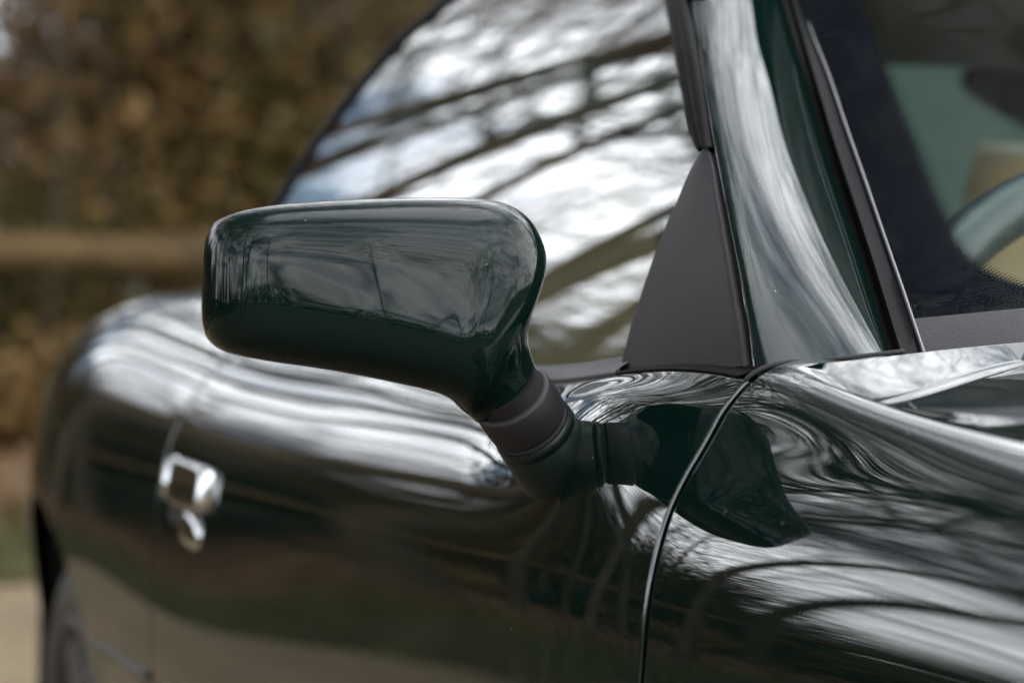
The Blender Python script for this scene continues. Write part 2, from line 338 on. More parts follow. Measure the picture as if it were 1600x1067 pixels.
for x, y, k, s1, a in ((-6.3, .3, 4, 1.5, .5), (-5.2, -3.6, 2, 1.25, 2.0), (-7.5, -7.0, 1, 1.1, 4.0)):
    tree(k, x, y, a, s1, 'leafless tree spreading over the gravel close beside the car', 'leafless trees over the gravel')
for deg, off, k, s1 in ((131, 8.8, 1, 1.15), (139, 9.6, 3, 1.1), (147, 8.6, 0, 1.2), (156, 9.4, 1, 1.1), (166, 8.8, 3, 1.1), (176, 9.2, 0, 1.15), (188, 9.0, 1, 1.1), (118, 9.0, 3, 1.15), (99, 8.6, 1, 1.1), (136, 13.5, 0, 1.1), (152, 13.8, 3, 1.1), (170, 13.2, 1, 1.1)):
    x, y = at_ell(off, deg); tree(k, x, y, rr.uniform(0, 6.28), s1, 'tall leafless tree in the brown wood beyond the timber rail', 'leafless wood trees')
for x, y, k, s1 in ((1.00, 14.4, 2, .52), (1.75, 15.1, 0, .45), (.62, 15.6, 3, .4), (2.9, 14.6, 2, .45)):
    tree(k, x, y, rr.uniform(0, 6.28), s1, 'slender bare trunk rising among the brown shrubs close behind the rail', 'slender bare trunks')
for x, y, k, s1 in ((-13, -27, 1, 1.1), (-7, -34, 3, 1.05), (-1, -40, 0, 1.1), (5, -31, 1, 1.0), (11, -37, 3, 1.1), (-19, -22, 0, 1.05), (17, -30, 1, 1.0)):
    tree(k, x, y, rr.uniform(0, 6.28), s1, 'leafless field tree standing a short way in front of the car', 'leafless field trees')
# ---- shrubs
def shrub_mesh(seed, H, W, n, leafm, size, stems=14):
    rg = np.random.default_rng(seed); parts = []; tips = []
    for _ in range(stems):
        a = rg.uniform(0, 6.28); l = rg.uniform(.5, 1) * H; d = np.array([math.cos(a) * rg.uniform(.1, .9) * W / H, math.sin(a) * rg.uniform(.1, .9) * W / H, 1.0])
        pts = [np.array([math.cos(a), math.sin(a), 0]) * .1 * W]
        for _ in range(6): pts.append(pts[-1] + nrm(d + rg.normal(size=3) * .25) * l / 6)
        parts.append(tube(np.array(pts), np.linspace(.018, .004, 7), 3, cap=False)); tips += pts[1:]
    V, Fc = join(parts); sm = fastmesh('stem', V, Fc, [M['twig']])
    tips = np.array(tips); C = tips[rg.integers(0, len(tips), n)] + rg.normal(size=(n, 3)) * np.array([W, W, H * .6]) * .17; C[:, 2] = np.abs(C[:, 2]) + .02
    V, Fa = leaf_cards(C, size, rg); return sm, fastmesh('foliage', V, Fa, [leafm])
BR = [shrub_mesh(21, 3.6, 1.9, 11000, M['brownleaf'], .05), shrub_mesh(22, 4.3, 1.7, 11000, M['brownleaf'], .048), shrub_mesh(23, 3.0, 2.0, 9000, M['oliveleaf'], .05)]
M['greenleaf'] = leafmat('green_leaves', (.045, .075, .035), (.075, .12, .055), (.11, .15, .075))
GS = shrub_mesh(41, 4.0, 1.9, 5200, M['greenleaf'], .08)
LW = [shrub_mesh(31, .75, .8, 2600, M['ivyleaf'], .045, 9), shrub_mesh(32, .60, .9, 2600, M['brownleaf'], .045, 9)]
def shrub(name, src, x, y, s, label, group):
    o = empty(name, (x, y, 0)); o.rotation_euler.z = rr.uniform(0, 6.28); o.scale = (s, s, s * rr.uniform(.85, 1.15))
    link(bpy.data.objects.new('stem', src[0]), o); link(bpy.data.objects.new('foliage', src[1]), o); tag(o, label, 'shrub', group); return o
for off, step in ((9.6, 4.6), (12.0, 4.8), (14.6, 4.6), (17.5, 4.0)):
    for deg in np.arange(18, 198, step):
        big = 1.35 if off > 14 else 1.0
        if 83.2 < deg < 87.6: big = .60
        if deg > 126:
            if off > 13: continue
            big = .62
        x, y = at_ell(off + rr.uniform(-.8, .8), deg + rr.uniform(-1.5, 1.5)); k = rr.choice((0, 0, 1, 1, 2))
        if 52 < deg < 73 and off < 14: shrub('laurel_bush', GS, x, y, rr.uniform(.9, 1.2), 'tall leafy green laurel bush behind the timber rail', 'green laurel bushes'); continue
        shrub('brown_shrub', BR[k], x, y, rr.uniform(.85, 1.2) * big, 'olive leaved thicket shrub behind the timber rail' if k == 2 else 'tall withered brown leaved shrub behind the timber rail', 'olive thicket shrubs' if k == 2 else 'brown thicket shrubs')
for x, y, s1 in ((2.6, 15.8, 1.25), (3.4, 17.4, 1.3), (1.9, 18.2, 1.1)):
    shrub('brown_shrub', BR[1], x, y, s1, 'tall withered brown leaved shrub behind the timber rail', 'brown thicket shrubs')
for deg in np.arange(30, 192, 3.2):
    x, y = at_ell(6.0 + rr.uniform(-.7, .7), deg); k = rr.choice((0, 1, 1)); shrub('bracken_clump' if k else 'evergreen_shrub', LW[k], x, y, rr.uniform(.8, 1.25), 'low withered brown bracken clump in front of the timber rail' if k else 'low dark green evergreen shrub in front of the timber rail', 'brown bracken clumps' if k else 'low evergreen shrubs')
# far hedge across the field
def hedge(pts, H, n, label):
    o = empty('field_hedge', (pts[0][0], pts[0][1], 0)); P = curve(pts, 400); rg = np.random.default_rng(5)
    C = np.c_[P[rg.integers(0, 400, n)] + rg.normal(size=(n, 2)) * .9, rg.uniform(0, 1, n) ** .7 * H * (1 + .3 * np.sin(np.arange(n)))] - np.array([pts[0][0], pts[0][1], 0])
    V, Fa = leaf_cards(C, .45, rg); link(bpy.data.objects.new('foliage', fastmesh('foliage', V, Fa, [M['oliveleaf']])), o); tag(o, label, 'hedge')
hedge([(-95, -25), (-60, -58), (-10, -72), (40, -66), (90, -30)], 4.2, 14000, 'long dark hedge closing the field far in front of the car')

# ---- timber rail
fence = empty('timber_rail_fence', (*at_ell(7.6, 90), 0)); fence0 = np.array([*at_ell(7.6, 90), 0])
tag(fence, 'rustic fence of one thick round timber rail on posts at the wood edge', 'fence')
degs = np.linspace(12, 196, 29)
pp = np.array([[*at_ell(7.6, d), 0] for d in degs])
V, Fc = tube([(0, 0, -.05), (0, 0, .5), (0, 0, .93)], [.10, .095, .09], 10); pm = fastmesh('post', *[V, [f for f in Fc if len(f) == 4]], [M['timber']])
for a, b in zip(pp[:-1], pp[1:]):
    q = link(bpy.data.objects.new('post', pm), fence); q.location = a - fence0
    t = np.linspace(0.004, .996, 6)[:, None]; path = a + (b - a) * t + np.array([0, 0, 1.02]) + np.c_[np.zeros((6, 2)), .015 * np.sin(np.arange(6) * 2.1 + a[0])]
    V, Fc = tube(path - fence0, .115 + .010 * np.sin(np.arange(6) * 1.7 + a[1]), 12); mesh('rail', V, Fc, M['timber'], fence)
# ---- grass and fallen leaves (nobody could count them)
n = 26000; phr = rng.uniform(R(45), R(185), n); off = rng.beta(1.2, 1.6, n) * 2.2 - .12; xy = np.stack([(13 + off) * np.cos(phr), -6 + (12.1 + off) * np.sin(phr)], -1)
base = np.c_[xy, np.full(n, .01)]; a = rng.uniform(0, 6.28, n); wv = np.c_[np.cos(a), np.sin(a), np.zeros(n)] * .006; tip = base + np.c_[rng.normal(size=(n, 2)) * .04, rng.uniform(.05, .16, n)]
V = np.stack([base - wv, base + wv, tip], 1).reshape(-1, 3); M['grass'] = leafmat('grass_blades', (.0260, .0273, .0052), (.0390, .0390, .0078), (.0585, .0488, .0163))
tag(link(bpy.data.objects.new('grass', fastmesh('grass', V, np.arange(n * 3).reshape(-1, 3), [M['grass']]))), 'short yellow green grass along the edge of the gravel', 'grass', kind='stuff')
n = 9000; phr = rng.uniform(R(40), R(188), n); off = rng.uniform(1.2, 7.5, n); xy = np.stack([(13 + off) * np.cos(phr), -6 + (12.1 + off) * np.sin(phr)], -1)
V, Fa = leaf_cards(np.c_[xy, rng.uniform(.03, .07, n)], .055, rng, flat=.8)
M['fallen'] = leafmat('fallen_leaves', (.0550, .0220, .0083), (.0880, .0413, .0165), (.1100, .0660, .0330))
tag(link(bpy.data.objects.new('fallen_leaves', fastmesh('fallen_leaves', V, Fa, [M['fallen']]))), 'fallen reddish brown leaves carpeting the ground under the trees', 'leaves', kind='stuff')

# ================================================================== CAR
# +Y runs towards the tail, -X is the side in view
car = empty('car', (0, .2, 0)); CAR0 = np.array([0, .2, 0])
tag(car, 'dark green glossy coupe parked on gravel with body coloured door mirror', 'car')
_mesh = mesh
def mesh(name, V, Fc, mt, parent=None, **kw):          # car parts: vertices relative to the car's origin
    if parent is not None: V = np.asarray(V, float).reshape(-1, 3) - CAR0
    return _mesh(name, V, Fc, mt, parent, **kw)
TK = np.array([0, .25, .45, .60, .69, .75, .80, .85, .90, .985, 1.135, 1.335, 1.535])
ST = {   # station: (x, z) of 13 points from the centre line over the shoulder to the sill
 -2.25: [(0, .42), (.14, .42), (.26, .42), (.34, .415), (.39, .41), (.42, .405), (.44, .40), (.455, .39), (.465, .38), (.475, .35), (.47, .31), (.46, .26), (.44, .22)],
 -1.9: [(0, .63), (.2, .63), (.36, .625), (.46, .62), (.53, .61), (.58, .60), (.61, .585), (.635, .565), (.65, .54), (.665, .47), (.66, .40), (.645, .30), (.62, .21)],
 -1.45: [(0.0, 0.77), (0.21, 0.77), (0.359, 0.77), (0.45, 0.77), (0.505, 0.765), (0.547, 0.755), (0.58, 0.735), (0.61, 0.705), (0.63, 0.67), (0.645, 0.59), (0.64, 0.48), (0.62, 0.34), (0.58, 0.21)],
 -1.1: [(0.0, 0.88), (0.2207, 0.881), (0.3823, 0.885), (0.4695, 0.888), (0.531, 0.885), (0.5762, 0.876), (0.6175, 0.853), (0.6515, 0.816), (0.6725, 0.772), (0.6845, 0.69), (0.6795, 0.55), (0.6575, 0.38), (0.6175, 0.21)],
 -.75: [(0.0, 0.937), (0.2337, 0.937), (0.4011, 0.937), (0.5022, 0.938), (0.5696, 0.936), (0.6201, 0.9312), (0.661, 0.912), (0.694, 0.877), (0.715, 0.835), (0.727, 0.75), (0.723, 0.6), (0.699, 0.4), (0.657, 0.21)],
 -.4: [(0.0, 0.979), (0.2466, 0.977), (0.43, 0.972), (0.5552, 0.966), (0.6336, 0.96), (0.6836, 0.9522), (0.719, 0.933), (0.746, 0.899), (0.763, 0.857), (0.773, 0.77), (0.773, 0.62), (0.749, 0.42), (0.702, 0.215)],
 -.2: [(0.0, 1.0093), (0.2495, 1.0051), (0.445, 0.9947), (0.5874, 0.9856), (0.6746, 0.9791), (0.7265, 0.9715), (0.7545, 0.9407), (0.7822, 0.9024), (0.7994, 0.856), (0.8092, 0.7709), (0.8156, 0.621), (0.7965, 0.4214), (0.7418, 0.2191)],
 -.1: [(0, 1.028), (0.25, 1.023), (0.45, 1.012), (0.6, 1.003), (0.69, 0.996), (0.743, 0.984), (0.7695, 0.942), (0.798, 0.902), (0.816, 0.854), (0.826, 0.77), (0.835, 0.62), (0.818, 0.42), (0.76, 0.22)],
 .25: [(0.0, 1.02), (0.25, 1.015), (0.45, 1.005), (0.61, 0.992), (0.695, 0.98), (0.748, 0.964), (0.785, 0.932), (0.814, 0.894), (0.835, 0.848), (0.847, 0.765), (0.856, 0.615), (0.838, 0.415), (0.778, 0.215)],
 .7: [(0, 1.01), (0.25, 1.005), (0.45, 1.0), (0.61, 0.988), (0.7, 0.973), (0.755, 0.957), (0.794, 0.929), (0.826, 0.89), (0.849, 0.844), (0.863, 0.76), (0.872, 0.61), (0.854, 0.41), (0.79, 0.21)],
 1.2: [(0, 1.02), (0.25, 1.015), (0.45, 1.01), (0.6, 1.0), (0.69, 0.99), (0.752, 0.97), (0.802, 0.943), (0.843, 0.903), (0.872, 0.852), (0.892, 0.76), (0.901, 0.615), (0.883, 0.41), (0.81, 0.21)],
 1.55: [(0, 1.04), (.25, 1.035), (.44, 1.03), (.58, 1.022), (.665, 1.014), (.735, 1.0), (.802, .973), (.858, .928), (.896, .868), (.921, .765), (.924, .63), (.90, .42), (.83, .21)],
 1.85: [(0, 1.05), (.25, 1.046), (.43, 1.04), (.56, 1.036), (.64, 1.03), (.715, 1.018), (.797, .992), (.866, .942), (.908, .876), (.934, .765), (.938, .63), (.91, .42), (.84, .21)],
 2.2: [(0, 1.03), (.24, 1.026), (.41, 1.02), (.54, 1.014), (.62, 1.006), (.69, .992), (.765, .964), (.828, .915), (.868, .85), (.892, .745), (.89, .61), (.865, .42), (.81, .25)],
 2.55: [(0, .96), (.22, .955), (.38, .948), (.49, .94), (.56, .93), (.63, .915), (.69, .885), (.74, .84), (.775, .785), (.795, .70), (.79, .58), (.77, .43), (.73, .31)],
 2.8: [(0, .82), (.18, .815), (.32, .805), (.41, .795), (.47, .785), (.52, .77), (.56, .745), (.59, .715), (.61, .68), (.62, .62), (.615, .55), (.60, .46), (.57, .38)],
}
SY = np.array(sorted(ST)); SD = np.array([ST[y] for y in SY]); _by, _bt = nspl(SY), nspl(TK)
POD = None
def S0(Y, t):
    Y = np.asarray(Y, float); t = np.asarray(t, float); sh = np.broadcast(Y, t).shape
    Yf = np.broadcast_to(Y, sh).ravel(); tf = np.broadcast_to(t, sh).ravel()
    p = np.einsum('nj,nk,jkc->nc', _by(Yf), _bt(tf), SD, optimize=True)
    return np.stack([-p[:, 0], Yf, p[:, 1]], -1).reshape(*sh, 3)
def _frame(fn, Y, t, e=8e-4):
    du = fn(Y + e, t) - fn(Y - e, t); dv = fn(Y, t + e) - fn(Y, np.asarray(t) - e); n = nrm(np.cross(dv, du)); return n
def smooth(a, b, x): q = np.clip((x - a) / (b - a), 0, 1); return q * q * (3 - 2 * q)
PODC = S0(np.array([.055]), np.array([.808]))[0]
def trough(Y, t):
    """air intake across the top of the wing in front of the screen: 0..1"""
    yr = -.158 + (.646 - np.clip(t, .50, .72)) * .38
    led = np.clip((-.102 - Y) / np.maximum(-.102 - yr, .015), 0, 1) * .0095
    stp = .0025 * smooth(0, .012, yr - Y)
    flo = np.clip((yr - Y) / (yr + .310), 0, 1)
    return (led + stp) * (1 - flo) * smooth(.724, .712, t)
def S(Y, t):
    P = S0(Y, t); n = _frame(S0, np.asarray(Y, float), np.asarray(t, float)); s = n[..., 0:1] * -1 + n[..., 2:3]; n = n * np.where(s < 0, -1, 1)
    Yb, tb = np.broadcast_to(Y, P.shape[:-1]), np.broadcast_to(t, P.shape[:-1])
    h = .021 * np.exp(-((Yb - .048) / .090) ** 2 / 2 - ((tb - .800) / .037) ** 2 / 2) * smooth(.745, .785, tb)   # fairing round the mirror foot
    h = h - trough(Yb, tb)
    return P + n * h[..., None]
def SN(Y, t):
    n = _frame(S, np.asarray(Y, float), np.asarray(t, float)); s = n[..., 0:1] * -1 + n[..., 2:3]; return n * np.where(s < 0, -1, 1)
def t_at_z(Y, z, lo=.9, hi=1.535):
    for _ in range(40):
        m = .5 * (lo + hi)
        if S0(np.array([Y]), np.array([m]))[0, 2] > z: lo = m
        else: hi = m
    return .5 * (lo + hi)
def yfront(t):         # shut line at the front of the door, then the line under the screen pillar
    return np.where(np.asarray(t) > .735, -.100, -.0975)
GAP = .0053
def panel(name, yl, yr, us, ts, lips, both=True, arch=None, mt=None, tcut=1.0, r=.0024):
    """us: 0..1 column positions between yl(t) and yr(t); ts: shoulder rows; rows below tcut follow the wheel arch"""
    u = np.asarray(us)[:, None]; v = np.asarray(ts)[None]
    Y = yl(v) + (yr(v) - yl(v)) * u; t = np.broadcast_to(v, Y.shape).copy()
    if arch is not None:
        yc, zc_, ra = arch; low = t[0] > tcut
        for i in range(len(us)):
            dd = abs(float(Y[i, -1]) - yc)
            if dd < ra - .004:
                tm = t_at_z(float(Y[i, -1]), zc_ + math.sqrt(ra * ra - dd * dd), .86); tm = max(min(tm, ts[-1]), tcut + .01)
                t[i, low] = tcut + (t[i, low] - tcut) * (tm - tcut) / (ts[-1] - tcut)
    P = S(Y, t); Nn = SN(Y, t)
    return patch(name, P, mt or M['paint'], car, lips, Nn, both=both, r=r)
def ls(*seg):
    out = [np.array([seg[0]])]
    for i in range(1, len(seg) - 1, 2): out.append(np.linspace(out[-1][-1], seg[i], seg[i + 1] + 1)[1:])
    return np.concatenate(out)
cst = lambda c: (lambda t: np.full(np.shape(t), float(c)))
TB = .752                                                   # shoulder row where the door ends at the window
yspan = lambda *y: (ls(*y) + 2.24) / (2.24 - .1)
panel('front_wing', cst(-2.24), lambda t: yfront(t) - GAP, yspan(-2.24, -.36, 130, -.1, 165), ls(.40, .72, 160, 1.0, 70, 1.535, 40), 'i1 j1', arch=(-.80, .325, .335))
panel('bonnet', cst(-2.24), cst(-.30), np.linspace(0, 1, 150), np.linspace(0, .394, 50), 'i1 j1')
DR = 1.215                                                  # rear shut line of the door
door = panel('door', lambda t: yfront(t) + GAP, cst(DR - .0036), np.linspace(0, 1, 230), ls(TB, 1.0, 80, 1.50, 60), 'i0 i1 j0 j1')
panel('rear_wing', cst(DR + .0036), cst(2.8), np.linspace(0, 1, 190), ls(.70, 1.0, 70, 1.535, 60), 'i0 j1', arch=(1.86, .335, .385))
panel('boot_lid', cst(1.95), cst(2.8), np.linspace(0, 1, 60), np.linspace(0, .70, 40), 'i0')
# scuttle panel behind the intake, and the dark slot at the intake's outer end
yy_, tt_ = np.meshgrid(np.linspace(-.125, -.03, 40), np.r_[np.linspace(0, .45, 40), np.linspace(.455, .512, 24)], indexing='ij')
rc_ = np.clip((tt_ - .470) / .042, 0, 1); yy_ = yy_ + .028 * (1 - np.sqrt(np.maximum(1 - rc_ ** 2, 0))) * np.linspace(1, 0, 40)[:, None]
patch('scuttle_panel', S0(yy_, tt_) + SN(yy_, tt_) * .004, M['paint'], car, 'i0 j1', SN(yy_, tt_), both=True, r=.005)
sq = np.linspace(0, 1, 30)[:, None]; ww = np.linspace(0, 1, 5)[None]
yS = -.205 - .098 * sq + .0 * ww; tS = .6975 + .0245 * np.sin(np.pi * .5 * sq) ** .8 - .014 * (1 - ww) * np.sin(np.pi * sq) ** .7
patch('intake_slot', S(yS, tS) + SN(yS, tS) * .0015, M['gap'], car, both=True, out=(0, 0, 1))
# dark structure just under the shut lines
def strip(name, Yc, t0, t1, wd, dep=.012):
    t = np.linspace(t0, t1, 90)[:, None]; Y = Yc(t) + np.array([-wd, wd])[None]; t = np.broadcast_to(t, Y.shape)
    patch(name, S(Y, t) - SN(Y, t) * dep, M['gap'], car, both=True, out=(-1, 0, 0))
strip('door_jamb', cst(-.1), .70, 1.5, .02); strip('door_jamb', cst(DR), .75, 1.5, .02)
tt = np.linspace(.30, .765, 60)[:, None]; Yb = yfront(tt) + np.array([[-.015, .01, .07]]); Tb = np.broadcast_to(tt, Yb.shape)
patch('scuttle', S0(Yb, Tb) - SN(Yb, Tb) * .010, M['gap'], car, both=True, out=(0, 0, 1))
# sills and tails
yy = np.linspace(-.35, 1.5, 40)[:, None]; P = S(np.broadcast_to(yy, (40, 1)), np.full((40, 1), 1.50))
sill = np.concatenate([P + [.012, 0, 0], P + [.03, 0, -.02], P + [.09, 0, -.05]], 1); patch('sill', sill, M['paint'], car, out=(-1, 0, -.3), both=True)
for yv in (-2.24, 2.8):
    t = np.linspace(0, 1.535, 60); P = S0(np.full(60, yv), t); P2 = P * [.4, 1, 1]; P2[:, 2] = .9 * P2[:, 2] + .03; P2[:, 1] += .03 * np.sign(yv)
    P3 = P * [0, 1, 1]; P3[:, 2] = np.linspace(P[0, 2], P[-1, 2], 60); P3[:, 1] += .05 * np.sign(yv)
    patch('bumper', np.stack([P, P2, P3]), M['paint'], car, both=True, out=(0, yv, 0))

# ---- side glass surface
ZB = .965
def GX(Y, z):
    d = z - ZB; xb = .735 + .007 * (1 - ((Y - .75) / .85) ** 2) - .007 * (1 - ((-.09 - .75) / .85) ** 2)
    dp = np.maximum(d, 0); return -xb + .22 * d + .80 * dp * dp
def on_glass(px, py, off=0.0):
    d = ray(px, py); lo, hi = .8, 6.0
    g = lambda s: (lambda p: p[0] - (GX(p[1], p[2]) - off))(CAM + d * s)
    for s in np.linspace(.9, 5, 200):
        if g(s) > 0: hi = s; break
        lo = s
    for _ in range(50):
        m = .5 * (lo + hi)
        if g(m) > 0: hi = m
        else: lo = m
    return CAM + d * hi
PLpx = [(1181, 577), (1171, 510), (1156, 425), (1138, 335), (1122, 255), (1108, 180), (1094, 90), (1081, 0)]
PL = np.array([on_glass(*p, .004) for p in PLpx])
ARCpx = [(700, 2), (668, 28), (630, 62), (595, 98), (560, 140), (525, 185), (490, 232), (458, 280), (430, 325)]
ARC = np.array([on_glass(*p) for p in ARCpx])
def extend(P, n, step, bend=0.0):
    out = [P[-1]]; d = nrm(P[-1] - P[-2])
    for k in range(n): d = nrm(d + np.array([0, 0, -bend])); out.append(out[-1] + d * step)
    return np.array(out[1:])
# roof rail: from the top of the pillar back to where the trailing edge of the window begins
topA, topB = PL[-1], ARC[0]
dA = nrm(PL[-1] - PL[-3])
mid1 = topA + dA * .20; zt = max(topB[2] + .022, mid1[2] + .012)
def gp(Y, z, off=0.): return np.array([GX(Y, z) - off, Y, z])
y0r, y1r = mid1[1], topB[1]
RAIL = np.array([topA, gp(mid1[1], mid1[2]), gp(y0r + (y1r - y0r) * .35, zt), gp(y0r + (y1r - y0r) * .7, zt - .004), topB, *ARC[1:]])
tail = ARC[-1]; RAIL = np.concatenate([RAIL, [gp(tail[1] + .07, tail[2] - .085), gp(tail[1] + .11, .985)]])
RC = curve(RAIL, 120); RC[:, 0] = GX(RC[:, 1], RC[:, 2])
# glass: from the waist up to pillar and rail
ZW = .955
bot = np.linspace(0, 1, 160); by = -.07 + (RC[-1, 1] + .0 + .07) * bot
TOP = curve(np.concatenate([PL[:-1], RC[::4]]), 160)
v = np.linspace(0, 1, 60)[None, :, None]; B3 = np.stack([np.zeros(160), by, np.full(160, ZW)], -1)[:, None]
G = B3 * (1 - v) + TOP[:, None] * v; G[..., 0] = GX(G[..., 1], G[..., 2])
patch('side_window', G, M['glass'], car, out=(-1, 0, .3), both=True)

# black channel along the roof rail and the trailing edge of the window
def rim_strip(name, C, w_in, w_out, off, mt, both=True):
    T = nrm(np.gradient(C, axis=0)); n = nrm(np.stack([-np.ones(len(C)), np.zeros(len(C)), .22 + 1.6 * np.maximum(C[:, 2] - ZB, 0)], -1))
    side = nrm(np.cross(T, n)); side *= np.sign(side[:, 2:3] + side[:, 1:2] * .5)
    prof = [(-w_in, -.004), (-w_in, off * .6), (-w_in * .6, off), (w_out * .4, off * 1.15), (w_out * .85, off * .7), (w_out, 0), (w_out, -.012)]
    return patch(name, np.stack([C + side * a + n * b for a, b in prof], 1), mt, car, out=(-1, 0, .3), both=both)
rim_strip('window_surround', RC, .016, .012, .006, M['rubber'])

# ---- windscreen pillar
PRpx = [(1389, 548), (1368, 478), (1345, 402), (1318, 318), (1290, 232), (1266, 150), (1244, 76), (1222, 0)]
PRx = np.linspace(-.612, -.458, 8)
PR = np.array([atx(*p, x) for p, x in zip(PRpx, PRx)])
def up_ext(P):
    d = nrm(P[-1] - P[-3]); return np.concatenate([P, [P[-1] + d * .08, P[-1] + d * .20]])
PLe, PRe = up_ext(PL), up_ext(PR)
cl, cr = curve(PLe, 60), curve(PRe, 60)
clp = np.concatenate([cl[:1] + (cl[0] - cl[2]) / np.linalg.norm(cl[0] - cl[2]) * .045, cl]); crp = np.concatenate([cr[:1] + (cr[0] - cr[2]) / np.linalg.norm(cr[0] - cr[2]) * .045, cr])
uu = np.r_[0, np.linspace(0, 1, 40)[1:] ** 1.6]
outw = nrm(np.array([-.50, -.84, .10]))
bul = ((uu ** .62) * (1 - uu) ** .85)[None, :, None] * .040 * nrm(np.array([.02, -.58, .81]))
sk = uu[None, :, None]
PIL = clp[:, None] * (1 - sk) + crp[:, None] * sk + bul
patch('windscreen_pillar', PIL, M['dim_reflection_paint'], car, 'j0 j1', out=outw, both=True, r=.003, deep=.010)
tg_ = np.linspace(.752, .618, 40); Pg = S0(np.full(40, -.0955), tg_); V, Fc = tube(Pg + [0, 0, .0006], .0017, 8); mesh('pillar_foot_gap', V, Fc, M['gap'], car); mesh('pillar_foot_gap', V * [-1, 1, 1], Fc, M['gap'], car)
patch('pillar_gap', np.stack([cl + [.006, .012, -.012], cr + [.012, .02, -.014]], 1) + np.array([0, .006, -.004]), M['gap'], car, out=outw, both=True)

# ---- windscreen
def offc(px, dpx, X): return np.array([atx(p[0] + d, p[1] + q, x) for (p, (d, q), x) in zip(px, dpx, X)])
WLpx = [(1400, 540), (1379, 472), (1356, 396), (1330, 312), (1303, 226), (1279, 144), (1257, 70), (1236, -6)]
WL = np.array([atx(*p, x) for p, x in zip(WLpx, PRx + .012)]) ; WL = np.array([PRi + (w_ - PRi) for PRi, w_ in zip(PR, WL)])
WE = curve(up_ext(WL), 90)
sx_ = np.sin(np.linspace(-1, 1, 161) * np.pi / 2 * .98); sx_ /= sx_[-1]
def screen(s, E, drop=0.0):
    s = np.asarray(s)[None, :]; X = -s * E[:, 0:1]; Yv = E[:, 1:2] - .13 * (1 - s ** 2); Zv = E[:, 2:3] + .035 * (1 - s ** 2) - drop; return np.stack([X * np.ones_like(Zv), Yv, Zv], -1)
wsc = screen(sx_, WE); patch('windscreen', wsc, M['screen'], car, out=(0, -1, 1))
# printed black border with its fading dots, 2 mm behind the glass
def frit_mat():
    m = M['frit']; t = m.node_tree; b = t.nodes['Principled BSDF']; o = t.nodes['Material Output']
    u1 = N(t, 'ShaderNodeUVMap', uv_map='uv'); u2 = N(t, 'ShaderNodeUVMap', uv_map='edge')
    mp = N(t, 'ShaderNodeMapping'); mp.inputs['Rotation'].default_value = (0, 0, R(45)); mp.inputs['Scale'].default_value = (330, 330, 1); LK(t, u1, 0, mp, 0)
    fr = N(t, 'ShaderNodeVectorMath', operation='FRACTION'); LK(t, mp, 0, fr, 0)
    sb = N(t, 'ShaderNodeVectorMath', operation='SUBTRACT', ins={1: (.5, .5, 0)}); LK(t, fr, 0, sb, 0)
    sm = N(t, 'ShaderNodeVectorMath', operation='MULTIPLY', ins={1: (1, 1, 0)}); LK(t, sb, 0, sm, 0)
    ln = N(t, 'ShaderNodeVectorMath', operation='LENGTH'); LK(t, sm, 0, ln, 0)
    sp = N(t, 'ShaderNodeSeparateXYZ'); LK(t, u2, 0, sp, 0)
    rd = N(t, 'ShaderNodeMapRange', ins={1: -.015, 2: .002, 3: .10, 4: .74}); LK(t, sp, 0, rd, 0)
    lt = N(t, 'ShaderNodeMath', operation='LESS_THAN'); LK(t, ln, 'Value', lt, 0); LK(t, rd, 0, lt, 1)
    gt = N(t, 'ShaderNodeMath', operation='GREATER_THAN', ins={1: -.0145}); LK(t, sp, 0, gt, 0)
    mu = N(t, 'ShaderNodeMath', operation='MULTIPLY'); LK(t, lt, 0, mu, 0); LK(t, gt, 0, mu, 1)
    tr = N(t, 'ShaderNodeBsdfTransparent'); ms = N(t, 'ShaderNodeMixShader'); LK(t, mu, 0, ms, 0); LK(t, tr, 0, ms, 1); LK(t, b, 0, ms, 2); LK(t, ms, 0, o, 0)
frit_mat()
screen_o = [o for o in car.children if o.name.startswith('windscreen') and 'pillar' not in o.name][0]
ns, nv = 200, 140
sF = -1 + np.linspace(0, 1, ns) * .62; EF = curve(up_ext(WL), nv); FP = screen(sF, EF) + np.array([0, .0015, -.0022])
alat = np.r_[np.zeros((1,)), np.cumsum(np.linalg.norm(np.diff(FP[nv // 2], axis=0), axis=1))][None, :] * np.ones((nv, 1))
blen = np.r_[0, np.cumsum(np.linalg.norm(np.diff(FP[:, 0], axis=0), axis=1))][:, None] * np.ones((1, ns))
_ep = proj(EF)[:, 1]; FB0 = float(blen[int(np.abs(_ep - 513).argmin()), 0])
FA, FB, RA, RB = .060, FB0 + .014, .105, .125        # width of the side and bottom bands, radii of the rounded corner
ca, cb_ = alat - FA - RA, blen - FB - RB
ell_d = (np.sqrt((np.minimum(ca, 0) / RA) ** 2 + (np.minimum(cb_, 0) / RB) ** 2) - 1) * .5 * (RA + RB)
side_d = np.where(cb_ > 0, -(alat - FA), np.where(ca > 0, -(blen - FB), ell_d))
def frit(sign):
    P = FP.copy(); P[..., 0] *= sign
    o = mesh('border_print', P, gridf(nv, ns, sign > 0), M['frit'], screen_o, uv=np.stack([alat, blen], -1))
    l = o.data.uv_layers.new(name='edge'); vi = np.empty(len(o.data.loops), int); o.data.loops.foreach_get('vertex_index', vi)
    e2 = np.stack([side_d, side_d * 0], -1).reshape(-1, 2); l.data.foreach_set('uv', e2[vi].ravel()); return o
frit(1); frit(-1)

